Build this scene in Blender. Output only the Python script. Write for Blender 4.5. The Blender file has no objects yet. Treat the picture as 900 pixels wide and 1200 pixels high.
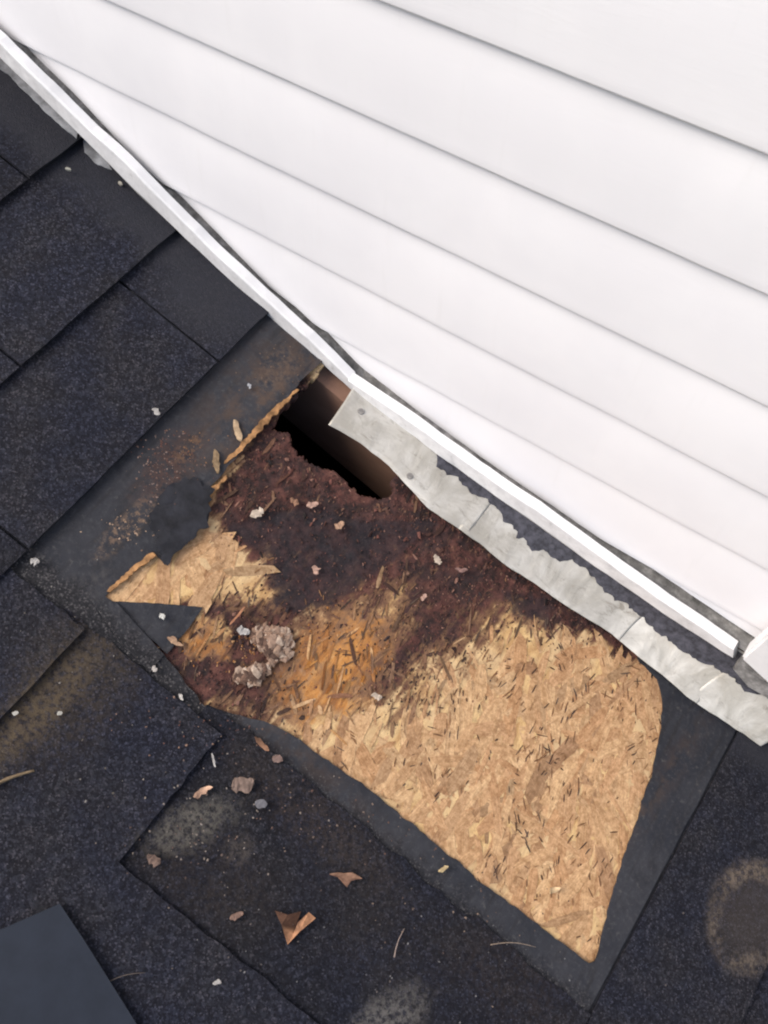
import bpy, bmesh, math, random
from mathutils import Vector, Matrix, noise
from mathutils.geometry import delaunay_2d_cdt
random.seed(7)
C = bpy.context.scene.collection
SC = bpy.context.scene

# ------------------------------------------------------------------ camera
F = 1077.0                                   # focal length in photo pixels (photo 900 x 1200)
CAM = Vector((0.68989, -0.54501, 0.75979))
RX = Vector((0.81654, 0.57710, -0.01458))    # right
RY = Vector((0.49234, -0.70936, -0.50439))   # down
RZ = Vector((-0.30143, 0.40468, -0.86335))   # forward
PITCH = 0.373793
DV = Vector((math.cos(PITCH), 0, -math.sin(PITCH)))
NV = Vector((math.sin(PITCH), 0, math.cos(PITCH)))
cam = bpy.data.cameras.new('camera'); camo = bpy.data.objects.new('camera', cam); C.objects.link(camo)
cam.sensor_fit = 'VERTICAL'; cam.sensor_height = 36.0; cam.lens = 36.0 * F / 1200.0
cam.clip_start = 0.01; cam.clip_end = 2000
camo.matrix_world = Matrix(((RX.x, -RY.x, -RZ.x, CAM.x), (RX.y, -RY.y, -RZ.y, CAM.y), (RX.z, -RY.z, -RZ.z, CAM.z), (0, 0, 0, 1)))
SC.camera = camo

# ------------------------------------------------------------------ light
SUN = Vector((-0.50, -0.50, 0.85)).normalized()
w = bpy.data.worlds.new('World'); SC.world = w; w.use_nodes = True
nt = w.node_tree; nt.nodes.clear()
sky = nt.nodes.new('ShaderNodeTexSky'); sky.sky_type = 'NISHITA'; sky.sun_disc = False
sky.sun_elevation = math.asin(SUN.z); sky.sun_rotation = math.atan2(SUN.x, SUN.y)
sky.air_density = 1.0; sky.dust_density = 4.0; sky.ozone_density = 0.6
bg = nt.nodes.new('ShaderNodeBackground'); bg.inputs['Strength'].default_value = 0.12
wo = nt.nodes.new('ShaderNodeOutputWorld')
nt.links.new(sky.outputs[0], bg.inputs['Color']); nt.links.new(bg.outputs[0], wo.inputs['Surface'])
sl = bpy.data.lights.new('sun', 'SUN'); sl.energy = 1.5; sl.angle = math.radians(36); sl.color = (1.0, 0.96, 0.90)
so = bpy.data.objects.new('sun', sl); C.objects.link(so)
so.rotation_euler = SUN.to_track_quat('Z', 'Y').to_euler(); so.location = (0, -3, 6)
vs = SC.view_settings; vs.view_transform = 'Standard'; vs.look = 'None'; vs.gamma = 1.0; vs.exposure = 0.66
vs.use_curve_mapping = False
SC.cycles.filter_width = 2.1

# ------------------------------------------------------------------ measuring helpers
def ray(x, y): return RX * ((x - 450) / F) + RY * ((y - 600) / F) + RZ
def RP(x, y, h=0.0):
    """photo measurement -> roof coordinates (u down the slope, v out from the wall)"""
    d = ray(x, y); t = (h - CAM.dot(NV)) / d.dot(NV); P = CAM + d * t
    return (P.dot(DV), -P.y)
def WP(x, y, yy=0.0):
    """photo measurement -> wall coordinates (x, z) on the plane y = yy"""
    d = ray(x, y); t = (yy - CAM.y) / d.y; P = CAM + d * t
    return (P.x, P.z)
def world(u, v, h): return DV * u + NV * h + Vector((0, -v, 0))
def n1(x, y=0.0, z=0.0): return noise.noise(Vector((x, y, z)))
def fbm(x, y, z=0.0, o=5): return noise.fractal(Vector((x, y, z)), 0.75, 2.0, o)
def sst(a, b, x):
    t = max(0.0, min(1.0, (x - a) / (b - a))); return t * t * (3 - 2 * t)
def lerp(a, b, t): return a + (b - a) * t
def interp(pts, x):
    if x <= pts[0][0]:
        a, b = pts[0], pts[1]
    elif x >= pts[-1][0]:
        a, b = pts[-2], pts[-1]
    else:
        for a, b in zip(pts, pts[1:]):
            if a[0] <= x <= b[0]: break
    return a[1] + (b[1] - a[1]) * (x - a[0]) / (b[0] - a[0])
def inside(p, poly):
    x, y = p; r = False; j = len(poly) - 1
    for i in range(len(poly)):
        xi, yi = poly[i]; xj, yj = poly[j]
        if (yi > y) != (yj > y) and x < (xj - xi) * (y - yi) / (yj - yi) + xi: r = not r
        j = i
    return r
def segdist(p, poly):
    best = 9e9; px, py = p
    for (ax, ay), (bx, by) in zip(poly, poly[1:] + poly[:1]):
        dx, dy = bx - ax, by - ay; L = dx * dx + dy * dy + 1e-12
        t = max(0, min(1, ((px - ax) * dx + (py - ay) * dy) / L))
        best = min(best, math.hypot(px - ax - t * dx, py - ay - t * dy))
    return best
def sd(p, poly):
    d = segdist(p, poly); return d if inside(p, poly) else -d
def jag(poly, step, amp, seed=0.0, freq=60.0, close=True):
    out = []
    for (ax, ay), (bx, by) in zip(poly, poly[1:] + (poly[:1] if close else [])):
        L = math.hypot(bx - ax, by - ay); n = max(1, int(L / step))
        for i in range(n):
            t = i / n; x = ax + (bx - ax) * t; y = ay + (by - ay) * t
            k = amp * fbm(x * freq, y * freq, seed, 4)
            out.append((x - (by - ay) / (L + 1e-9) * k, y + (bx - ax) / (L + 1e-9) * k))
    return out

# ------------------------------------------------------------------ object helpers
def tag(o, label=None, cat=None, group=None, kind=None):
    if label: o['label'] = label
    if cat: o['category'] = cat
    if group: o['group'] = group
    if kind: o['kind'] = kind
    return o
def empty(name, loc=(0, 0, 0), rot=(0, 0, 0)):
    o = bpy.data.objects.new(name, None); C.objects.link(o); o.location = loc; o.rotation_euler = rot
    o.empty_display_size = 0.05
    return o
def link(name, bm, mat, parent=None, smooth=False):
    me = bpy.data.meshes.new(name); bm.normal_update(); bm.to_mesh(me); bm.free()
    me.materials.append(mat)
    if smooth: me.polygons.foreach_set('use_smooth', [True] * len(me.polygons))
    o = bpy.data.objects.new(name, me); C.objects.link(o)
    if parent: o.parent = parent
    return o
def pyd(name, vs_, fs, mat, parent=None, smooth=False, cols=None, attrs=None):
    me = bpy.data.meshes.new(name); me.from_pydata(vs_, [], fs); me.materials.append(mat)
    if cols is not None:
        a = me.color_attributes.new('tint', 'FLOAT_COLOR', 'POINT')
        a.data.foreach_set('color', [c for q in cols for c in (q[0], q[1], q[2], 1.0)])
    if attrs:
        for k, vals in attrs.items():
            if isinstance(vals[0], (tuple, list)):
                a = me.attributes.new(k, 'FLOAT_VECTOR', 'POINT'); a.data.foreach_set('vector', [c for q in vals for c in q])
            else:
                a = me.attributes.new(k, 'FLOAT', 'POINT'); a.data.foreach_set('value', vals)
    if smooth: me.polygons.foreach_set('use_smooth', [True] * len(me.polygons))
    me.update()
    o = bpy.data.objects.new(name, me); C.objects.link(o)
    if parent: o.parent = parent
    return o
def sheet(name, poly, hf, thick, mat, parent, res=0.02, holes=()):
    """a closed thin slab over the outline poly (roof u,v), top height hf(u,v)"""
    poly = [tuple(p) for p in poly]; pts = [Vector(p) for p in poly]; edges = [(i, (i + 1) % len(poly)) for i in range(len(poly))]
    for h in holes:
        b = len(pts); pts += [Vector(p) for p in h]; edges += [(b + i, b + (i + 1) % len(h)) for i in range(len(h))]
    us = [p[0] for p in poly]; vs2 = [p[1] for p in poly]
    u = min(us)
    while u < max(us):
        v = min(vs2)
        while v < max(vs2):
            p = (u + random.uniform(-.3, .3) * res, v + random.uniform(-.3, .3) * res)
            if inside(p, poly) and segdist(p, poly) > res * .45 and all((not inside(p, h)) and segdist(p, h) > res * .45 for h in holes):
                pts.append(Vector(p))
            v += res
        u += res
    V, E_, Fc, *_ = delaunay_2d_cdt(pts, edges, [], 0, 1e-7)
    keep = []
    for f in Fc:
        c = (sum(V[i].x for i in f) / len(f), sum(V[i].y for i in f) / len(f))
        if inside(c, poly) and not any(inside(c, h) for h in holes): keep.append(f)
    bm = bmesh.new()
    top = [bm.verts.new((p.x, -p.y, hf(p.x, p.y))) for p in V]
    bot = [bm.verts.new((p.x, -p.y, hf(p.x, p.y) - thick)) for p in V]
    cnt = {}
    for f in keep:
        bm.faces.new([top[i] for i in reversed(f)]); bm.faces.new([bot[i] for i in f])
        for a, b in zip(f, list(f[1:]) + [f[0]]): cnt[(a, b)] = 1
    for (a, b) in cnt:
        if (b, a) not in cnt: bm.faces.new((top[a], top[b], bot[b], bot[a]))
    bmesh.ops.delete(bm, geom=[v for v in bm.verts if not v.link_faces], context='VERTS')
    bmesh.ops.recalc_face_normals(bm, faces=bm.faces)
    return link(name, bm, mat, parent)

# ------------------------------------------------------------------ node helpers
class NT:
    def __init__(self, name):
        self.m = bpy.data.materials.new(name); self.m.use_nodes = True
        self.t = self.m.node_tree; self.t.nodes.clear()
        self.out = self.t.nodes.new('ShaderNodeOutputMaterial'); self.b = self.t.nodes.new('ShaderNodeBsdfPrincipled')
        self.t.links.new(self.b.outputs[0], self.out.inputs[0])
        self.b.inputs['Roughness'].default_value = 0.8
        self.b.inputs['Specular IOR Level'].default_value = 0.3
    def put(self, sock, val):
        if isinstance(val, bpy.types.NodeSocket): self.t.links.new(val, sock)
        elif isinstance(val, (tuple, list)) and len(val) == 3 and sock.type == 'RGBA': sock.default_value = (*val, 1)
        else: sock.default_value = val
    def coord(self, which='Object'):
        return self.t.nodes.new('ShaderNodeTexCoord').outputs[which]
    def attr(self, name, out='Fac'):
        n = self.t.nodes.new('ShaderNodeAttribute'); n.attribute_name = name; return n.outputs[out]
    def mapping(self, vec, loc=(0, 0, 0), rot=(0, 0, 0), sc=(1, 1, 1)):
        n = self.t.nodes.new('ShaderNodeMapping'); self.put(n.inputs[0], vec)
        n.inputs['Location'].default_value = loc; n.inputs['Rotation'].default_value = rot; n.inputs['Scale'].default_value = sc
        return n.outputs[0]
    def noise(self, vec, scale, detail=4, rough=.55, col=False, dist=0.0):
        n = self.t.nodes.new('ShaderNodeTexNoise'); self.put(n.inputs['Vector'], vec)
        n.inputs['Scale'].default_value = scale; n.inputs['Detail'].default_value = detail; n.inputs['Roughness'].default_value = rough
        n.inputs['Distortion'].default_value = dist
        return n.outputs['Color' if col else 'Fac']
    def voro(self, vec, scale, out='Color'):
        n = self.t.nodes.new('ShaderNodeTexVoronoi'); self.put(n.inputs['Vector'], vec); n.inputs['Scale'].default_value = scale
        return n.outputs[out]
    def sep(self, vec):
        n = self.t.nodes.new('ShaderNodeSeparateXYZ'); self.put(n.inputs[0], vec); return n.outputs
    def math(self, op, a, b=None, c=None, clamp=False):
        n = self.t.nodes.new('ShaderNodeMath'); n.operation = op; n.use_clamp = clamp
        self.put(n.inputs[0], a)
        if b is not None: self.put(n.inputs[1], b)
        if c is not None: self.put(n.inputs[2], c)
        return n.outputs[0]
    def ss(self, x, a, b, lo=0.0, hi=1.0):
        n = self.t.nodes.new('ShaderNodeMapRange'); n.interpolation_type = 'SMOOTHSTEP'
        self.put(n.inputs['Value'], x)
        if a > b: a, b, lo, hi = b, a, hi, lo
        n.inputs['From Min'].default_value = a; n.inputs['From Max'].default_value = b
        n.inputs['To Min'].default_value = lo; n.inputs['To Max'].default_value = hi
        return n.outputs[0]
    def mix(self, f, a, b, mode='MIX'):
        n = self.t.nodes.new('ShaderNodeMix'); n.data_type = 'RGBA'; n.blend_type = mode
        self.put(n.inputs[0], f); self.put(n.inputs[6], a); self.put(n.inputs[7], b)
        return n.outputs[2]
    def ramp(self, f, stops):
        n = self.t.nodes.new('ShaderNodeValToRGB'); self.put(n.inputs[0], f); e = n.color_ramp.elements
        while len(e) < len(stops): e.new(0.5)
        for q, (p, c) in zip(e, stops): q.position = p; q.color = (*c, 1)
        return n.outputs[0]
    def bump(self, h, strength=.4, dist=.001):
        n = self.t.nodes.new('ShaderNodeBump'); n.inputs['Strength'].default_value = strength; n.inputs['Distance'].default_value = dist
        self.put(n.inputs['Height'], h); self.t.links.new(n.outputs[0], self.b.inputs['Normal'])
    def blob(self, xyz, u, v, ru, rv, ang=0.0, soft=.5, wob=None, amp=.5):
        """soft stain centred at roof (u,v)"""
        ca, sa = math.cos(ang), math.sin(ang)
        du = self.math('SUBTRACT', xyz[0], u); dv = self.math('SUBTRACT', self.math('MULTIPLY', xyz[1], -1.0), v)
        a = self.math('ADD', self.math('MULTIPLY', du, ca / ru), self.math('MULTIPLY', dv, sa / ru))
        b = self.math('ADD', self.math('MULTIPLY', du, -sa / rv), self.math('MULTIPLY', dv, ca / rv))
        d = self.math('SQRT', self.math('ADD', self.math('MULTIPLY', a, a), self.math('MULTIPLY', b, b)))
        if wob is not None: d = self.math('ADD', d, self.math('MULTIPLY', self.math('SUBTRACT', wob, .5), amp * 2))
        return self.ss(d, 1 + soft, 1 - soft), d
    def color(self, c): self.put(self.b.inputs['Base Color'], c)
    def rough(self, r): self.put(self.b.inputs['Roughness'], r)

# ------------------------------------------------------------------ materials
def mat_shingle():
    n = NT('asphalt_granules'); co = n.coord(); xyz = n.sep(co)
    rnd = n.t.nodes.new('ShaderNodeObjectInfo').outputs['Random']
    g1 = n.sep(n.voro(co, 620))[0]; g2 = n.sep(n.voro(co, 300))[1]
    nz = n.noise(co, 14, 5, .6); nf = n.noise(co, 170, 3, .7); fine = n.noise(co, 480, 2, .6)
    base = n.ramp(g1, [(0, (.008, .008, .010)), (.45, (.014, .014, .018)), (.72, (.030, .029, .035)), (.90, (.062, .058, .064)), (1.0, (.14, .13, .135))])
    base2 = n.ramp(g2, [(0, (.010, .009, .012)), (.6, (.020, .021, .027)), (1.0, (.062, .063, .070))])
    c = n.mix(.45, base, base2)
    tone = n.mix(n.ss(nz, .35, .65), (.66, .74, 1.05), (.92, .92, 1.0))
    c = n.mix(1.0, c, tone, 'MULTIPLY')
    lum = n.math('MULTIPLY_ADD', rnd, .25, .58)
    comb = n.t.nodes.new('ShaderNodeCombineColor')
    for i in range(3): n.put(comb.inputs[i], lum)
    c = n.mix(1.0, c, comb.outputs[0], 'MULTIPLY')
    # granules worn off: smoother blue-grey asphalt beside the wall and on the headlap strip
    v = n.math('MULTIPLY', xyz[1], -1.0)
    wearw = n.ss(n.math('ADD', v, n.math('MULTIPLY', nz, -.07)), .055, .005)
    wearb, _ = n.blob(xyz, .09, .045, .065, .060, 0, .5, nz, .5)
    wear = n.math('MAXIMUM', wearw, wearb); wear = n.math('MULTIPLY', wear, .8)
    c = n.mix(wear, c, n.mix(nf, (.020, .021, .028), (.036, .037, .046)))
    mid = n.noise(co, 30, 6, .7)
    def stain(col, k, *a, **kw):
        nonlocal c
        f, d = n.blob(xyz, *a, **kw)
        f = n.math('MULTIPLY', n.math('MULTIPLY', n.math('MULTIPLY', f, k), n.ss(nf, .36, .62, .12, 1.0)), n.ss(mid, .3, .6, .35, 1.0))
        c = n.mix(f, c, col)
    stain((.125, .092, .056), .95, .262, .505, .020, .070, .0, soft=.55, wob=mid, amp=.5)      # tan streak
    stain((.06, .045, .03), .6, .27, .47, .05, .09, .0, soft=.6, wob=mid, amp=.6)
    stain((.030, .023, .020), .6, .49, .53, .075, .040, .0, soft=.5, wob=mid, amp=.5)           # dirty patch
    stain((.125, .115, .10), .95, .447, .508, .019, .042, .5, soft=.6, wob=mid, amp=1.3)
    stain((.10, .085, .075), .6, .50, .497, .012, .014, 0, soft=.6, wob=mid, amp=.5)
    stain((.035, .028, .026), .3, .66, .47, .10, .05, .0, soft=.6, wob=mid, amp=.7)
    stain((.15, .14, .13), .8, .715, .53, .020, .040, .6, soft=.6, wob=mid, amp=1.5)             # pale patch at the lower edge
    stain((.04, .028, .022), .35, .80, .43, .07, .035, .0, soft=.6, wob=mid, amp=.7)
    stain((.055, .04, .032), .5, .535, .43, .10, .025, .0, soft=.6, wob=mid, amp=.7)
    # ring shaped stain on the lower right
    f, d = n.blob(xyz, 1.005, .212, .047, .058, 0, .5, mid, .30)
    ring = n.math('MULTIPLY', n.ss(d, .55, .88), n.ss(d, 1.25, .95))
    c = n.mix(n.math('MULTIPLY', n.math('MULTIPLY', ring, n.ss(nf, .36, .62, .2, .95)), n.ss(mid, .34, .62)), c, (.14, .11, .085))
    c = n.mix(n.math('MULTIPLY', n.ss(d, 1.0, .4), .35), c, (.075, .06, .05))
    n.color(c); n.rough(.9)
    n.b.inputs['Specular IOR Level'].default_value = .25
    hh = n.mix(wear, n.voro(co, 620, 'Distance'), (.3, .3, .3))
    n.bump(n.math('ADD', n.math('MULTIPLY', n.sep(n.voro(co, 620))[2], .6), fine), .75, .0012)
    return n.m

def mat_felt():
    n = NT('worn_asphalt_felt'); co = n.coord(); xyz = n.sep(co)
    a = n.noise(co, 9, 6, .65); f = n.noise(co, 220, 3, .7); m = n.noise(co, 45, 5, .7)
    st = n.noise(n.mapping(co, sc=(40, 5, 1)), 3, 4, .6)
    c = n.mix(n.ss(a, .3, .7), (.017, .019, .026), (.036, .037, .044))
    c = n.mix(n.math('MULTIPLY', n.ss(f, .45, .75), .4), c, (.075, .074, .08)); c = n.mix(n.math('MULTIPLY', n.ss(m, .48, .7), .55), c, (.014, .014, .018))
    c = n.mix(n.math('MULTIPLY', n.ss(st, .5, .75), .6), c, (.016, .014, .014))
    sp = n.noise(co, 110, 4, .75)
    c = n.mix(n.math('MULTIPLY', n.ss(sp, .60, .74), .6), c, (.085, .078, .075))
    # brown dust rubbed over it near the rot
    d1, _ = n.blob(xyz, .215, .10, .05, .13, 0, .7, m, .8)
    d2, _ = n.blob(xyz, .84, .18, .015, .12, 0.1, .7, m, .9)
    d3, _ = n.blob(xyz, .47, .40, .12, .02, 0, .7, m, 1.0)
    d4, _ = n.blob(xyz, .38, .20, .12, .11, 0, .5, m, .8)
    d1 = n.math('MAXIMUM', d1, d4)
    d = n.math('MAXIMUM', n.math('MAXIMUM', d1, n.math('MULTIPLY', d2, .6)), d3)
    c = n.mix(n.math('MULTIPLY', d, n.ss(m, .40, .68, 0, .85)), c, (.085, .055, .040))
    for (p, ru, rv, col, k, lo) in (((152, 614), .011, .040, (.20, .13, .085), .8, .46), ((200, 545), .020, .045, (.075, .042, .034), .75, .40), ((222, 524), .008, .02, (.17, .095, .05), .7, .45), ((325, 432), .02, .035, (.11, .075, .055), .6, .44), ((110, 685), .012, .03, (.06, .055, .055), .6, .45)):
        b_, _ = n.blob(xyz, *RP(*p), ru, rv, 0, .6, m, .8)
        c = n.mix(n.math('MULTIPLY', n.math('MULTIPLY', b_, k), n.ss(n.noise(co, 150, 5, .75), lo, lo + .16)), c, col)
    v = n.math('MULTIPLY', xyz[1], -1.0)
    gr = n.ss(n.math('ADD', v, n.math('MULTIPLY', n.math('SUBTRACT', m, .5), .06)), .385, .412)
    g1 = n.sep(n.voro(co, 620))[0]
    gc = n.ramp(g1, [(0, (.006, .006, .008)), (.5, (.012, .012, .015)), (.8, (.028, .026, .029)), (1.0, (.085, .08, .082))])
    c = n.mix(gr, c, gc)
    n.color(c); n.rough(n.ss(a, .3, .7, .55, .75)); n.bump(n.math('ADD', n.math('MULTIPLY', f, .5), m), .5, .0014)
    return n.m

def board_tone(n, co):
    """dry board: pressed flakes with fine mottling, small dark pits and short streaks across the slope"""
    dirn = n.mapping(co, rot=(0, 0, .38), sc=(1, .22, 1))
    s1 = n.noise(dirn, 95, 5, .65, dist=.6); s2 = n.noise(dirn, 230, 4, .7); m = n.noise(co, 150, 5, .75); big = n.noise(co, 13, 5, .6); f = n.noise(co, 420, 3, .7)
    c = n.mix(n.ss(s1, .32, .66), (.43, .25, .105), (.68, .47, .225))
    c = n.mix(n.ss(big, .38, .64, 0, .55), c, (.62, .465, .285))
    c = n.mix(n.ss(m, .50, .70, 0, .55), c, (.35, .19, .09))
    c = n.mix(n.ss(f, .55, .78, 0, .5), c, (.66, .48, .29))
    pit = n.math('MAXIMUM', n.ss(s2, .64, .72), n.ss(n.noise(co, 260, 3, .6), .66, .73))
    return n.mix(n.math('MULTIPLY', pit, .75), c, (.11, .055, .03)), s1, m, f, pit

def mat_deck():
    """strand board: dry tan, orange at the damp margin, dark red-brown and black where it has rotted"""
    n = NT('strand_board'); co = n.coord(); rot = n.attr('rot'); org = n.attr('orange'); blk = n.attr('black')
    dry, s, m1, f, pit = board_tone(n, co)
    st = n.noise(n.mapping(co, rot=(0, 0, .45), sc=(1, .16, 1)), 70, 6, .7, dist=.8); m = n.noise(co, 60, 6, .72); bl = n.noise(co, 24, 5, .65)
    mixn = n.math('ADD', n.math('MULTIPLY', st, .62), n.math('MULTIPLY', m, .38))
    oc = n.ramp(st, [(.32, (.09, .036, .016)), (.44, (.28, .095, .02)), (.55, (.50, .21, .045)), (.70, (.62, .38, .17))])
    fleck = n.ss(n.noise(n.mapping(co, rot=(0, 0, .5), sc=(1, .3, 1)), 210, 5, .75), .54, .70)
    oc = n.mix(n.math('MULTIPLY', fleck, .9), oc, (.075, .034, .02))
    oc = n.mix(n.ss(m, .55, .72, 0, .6), oc, (.58, .40, .24)); oc = n.mix(n.ss(bl, .5, .68, 0, .7), oc, (.13, .062, .036))
    c = n.mix(n.ss(n.math('ADD', org, n.math('MULTIPLY', n.math('SUBTRACT', mixn, .5), 1.6)), .30, .75, 0, .88), dry, oc)
    r = n.ramp(m, [(.28, (.010, .008, .009)), (.43, (.034, .016, .014)), (.54, (.085, .033, .027)), (.66, (.135, .058, .044)), (.80, (.22, .12, .09))])
    r = n.mix(n.ss(bl, .42, .62, 0, .65), r, (.022, .016, .018))
    r = n.mix(n.ss(f, .58, .80, 0, .6), r, (.21, .115, .09))
    half = n.mix(n.ss(st, .3, .65), (.085, .04, .024), (.27, .15, .08))
    pn = n.noise(n.mapping(co, rot=(0, 0, .4), sc=(1, .45, 1)), 85, 6, .75, dist=.8)
    r = n.mix(n.ss(pn, .56, .70, 0, .75), r, half); r = n.mix(n.ss(pn, .44, .34, 0, .8), r, (.014, .011, .012))
    x = n.math('ADD', rot, n.math('MULTIPLY', n.math('SUBTRACT', mixn, .5), 2.7))
    c = n.mix(n.ss(x, .12, .50), c, half)
    c = n.mix(n.ss(x, .38, .74), c, r)
    kb = n.ss(n.math('ADD', blk, n.math('MULTIPLY', n.math('SUBTRACT', m, .5), 2.0)), .35, .85)
    c = n.mix(n.math('MULTIPLY', kb, .66), c, n.mix(n.ss(f, .45, .8), (.013, .013, .018), (.036, .033, .039)))
    n.color(c); n.rough(.86)
    n.bump(n.math('SUBTRACT', n.math('ADD', n.math('MULTIPLY', s, .8), n.math('ADD', n.math('MULTIPLY', f, .6), m)), n.math('MULTIPLY', pit, .7)), .55, .0014)
    return n.m

def mat_strand():
    n = NT('wood_strands'); co = n.coord(); g = n.attr('grain', 'Vector'); t = n.attr('tint', 'Color')
    s = n.noise(n.mapping(g, sc=(1, .10, 1)), 480, 4, .65); m = n.noise(co, 150, 5, .75); f = n.noise(co, 420, 3, .7)
    l = n.noise(n.mapping(g, sc=(1, .22, 1)), 230, 4, .7)
    c = n.mix(1.0, t, n.mix(n.ss(s, .3, .72), (.80, .76, .72), (1.08, 1.07, 1.05)), 'MULTIPLY')
    c = n.mix(1.0, c, n.mix(n.ss(m, .36, .66), (1.12, 1.13, 1.14), (.72, .66, .60)), 'MULTIPLY')
    c = n.mix(1.0, c, n.mix(n.ss(f, .45, .78), (.96, .95, .94), (1.16, 1.20, 1.26)), 'MULTIPLY')
    fleck = n.math('MAXIMUM', n.ss(l, .64, .72), n.ss(n.noise(co, 260, 3, .6), .66, .73))
    c = n.mix(n.math('MULTIPLY', fleck, .70), c, (.09, .045, .026))
    n.color(c); n.rough(.8); n.bump(n.math('SUBTRACT', n.math('ADD', s, m), n.math('MULTIPLY', fleck, 1.2)), .5, .0009)
    return n.m

def mat_tint(name, rough=.85, sc=240):
    n = NT(name); co = n.coord(); t = n.attr('tint', 'Color')
    f = n.noise(co, sc, 4, .7)
    n.color(n.mix(1.0, t, n.mix(n.ss(f, .3, .7), (.65, .62, .6), (1.2, 1.18, 1.15)), 'MULTIPLY'))
    n.rough(rough); n.bump(f, .5, .0008)
    return n.m

def mat_flat(name, col, rough=.8, var=.25, sc=120, bump=.3, spec=.3):
    n = NT(name); co = n.coord(); f = n.noise(co, sc, 5, .65)
    lo = tuple(c * (1 - var) for c in col); hi = tuple(min(1, c * (1 + var)) for c in col)
    n.color(n.mix(n.ss(f, .25, .75), lo, hi)); n.rough(rough); n.bump(f, bump, .0008)
    n.b.inputs['Specular IOR Level'].default_value = spec
    return n.m

def mat_siding():
    n = NT('white_vinyl'); co = n.coord()
    g = n.noise(n.mapping(co, sc=(1, 1, 9)), 26, 5, .65, dist=.6); d = n.noise(co, 5, 4, .6)
    c = n.mix(n.ss(d, .35, .7), (.81, .805, .83), (.86, .855, .875))
    dr = n.noise(n.mapping(co, sc=(9, 1, .8)), 7, 5, .7)
    c = n.mix(n.ss(dr, .55, .78, 0, .14), c, (.66, .645, .63))
    n.color(c); n.rough(.45); n.bump(g, .13, .0012)
    n.b.inputs['Specular IOR Level'].default_value = .35
    return n.m

def mat_trim():
    n = NT('white_painted_trim'); co = n.coord(); gm = n.attr('grime_shade')
    d = n.noise(co, 70, 6, .7); s = n.noise(co, 18, 4, .6)
    c = n.mix(n.ss(s, .3, .7), (.70, .70, .71), (.82, .82, .83))
    c = n.mix(n.ss(d, .62, .80, 0, .55), c, (.40, .385, .36))
    k = n.math('ADD', gm, n.math('MULTIPLY', n.math('SUBTRACT', d, .5), .8))
    c = n.mix(n.ss(k, .15, .95, 0, .85), c, (.24, .235, .235))
    n.color(c); n.rough(.5); n.bump(d, .2, .001)
    return n.m

def mat_flange():
    n = NT('dirty_channel'); co = n.coord(); d = n.noise(co, 60, 6, .7)
    n.color(n.ramp(d, [(.3, (.09, .088, .085)), (.5, (.22, .215, .21)), (.7, (.42, .41, .40))])); n.rough(.8)
    return n.m

def mat_flashing(k=1.0):
    n = NT('weathered_aluminium'); co = n.coord()
    a = n.noise(co, 13, 6, .65, dist=.8); d = n.noise(co, 75, 6, .75); f = n.noise(co, 260, 3, .6)
    c = n.mix(n.ss(a, .35, .65), tuple(q * k for q in (.33, .315, .28)), tuple(q * k for q in (.48, .47, .44)))
    sm = n.noise(n.mapping(co, sc=(.5, 2.2, 1)), 38, 6, .75, dist=1.0)
    c = n.mix(n.ss(sm, .54, .70, 0, .65), c, tuple(q * k for q in (.16, .14, .115))); c = n.mix(n.ss(d, .56, .72, 0, .5), c, tuple(q * k for q in (.19, .165, .13)))
    c = n.mix(n.ss(f, .65, .85, 0, .35), c, (.62, .615, .60))
    n.color(c); n.rough(n.ss(a, .3, .7, .5, .7)); n.put(n.b.inputs['Metallic'], .25); cr = n.noise(n.mapping(co, sc=(1, .5, 1)), 42, 3, .5, dist=1.2)
    n.bump(n.math('ADD', n.math('MULTIPLY', cr, 3.0), d), .35, .0015)
    return n.m

def mat_sheath():
    n = NT('brown_sheathing'); co = n.coord()
    s = n.noise(n.mapping(co, sc=(.12, 1, 1)), 110, 5, .7); a = n.noise(co, 9, 4, .6)
    c = n.mix(n.ss(a, .3, .7), (.27, .155, .11), (.37, .225, .165))
    c = n.mix(n.ss(s, .5, .8, 0, .4), c, (.17, .085, .06))
    n.color(c); n.rough(.85); n.bump(s, .6, .0015)
    return n.m

M_SH = mat_shingle(); M_FELT = mat_felt(); M_DECK = mat_deck(); M_STR = mat_strand()
M_CRUMB = mat_tint('rotten_crumbs'); M_CHIP = mat_tint('wood_chips', .8, 160)
M_SID = mat_siding(); M_TRIM = mat_trim(); M_FLG = mat_flange(); M_FL = mat_flashing(1.22); M_FL2 = mat_flashing(1.5); M_SHE = mat_sheath()
M_TAR = mat_flat('old_tar', (.058, .058, .072), .75, .55, 130, .9)
M_CAULK = mat_flat('grey_caulk', (.27, .28, .30), .7, .5, 60, .5)
M_FLAP = mat_flat('damp_felt', (.0165, .017, .022), .5, .6, 60, .8)
M_OFF = mat_flat('slate_sheet', (.018, .023, .035), .65, .15, 40, .15)
M_SPLIT = mat_flat('split_wood', (.36, .19, .08), .8, .62, 70, .8)
M_NAIL = mat_flat('grey_nail_head', (.22, .21, .20), .5, .3, 200, .2)
M_DARK = mat_flat('attic_dark', (.06, .045, .035), .9, .3, 10, .3)
M_GROUND = mat_flat('dry_lawn', (.07, .09, .035), .95, .4, 3, .6)

# ================================================================== THE SETTING
gv = [(-60, -60, -3.2), (60, -60, -3.2), (60, 60, -3.2), (-60, 60, -3.2)]
tag(pyd('ground', gv, [(0, 1, 2, 3)], M_GROUND), kind='structure')

# ------------------------------------------------------------------ roof
roof = empty('shingle_roof', (0, 0, 0), (0, PITCH, 0))
tag(roof, 'dark asphalt shingle roof with a window of bare rotted strand board beside the white wall', 'roof')

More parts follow.
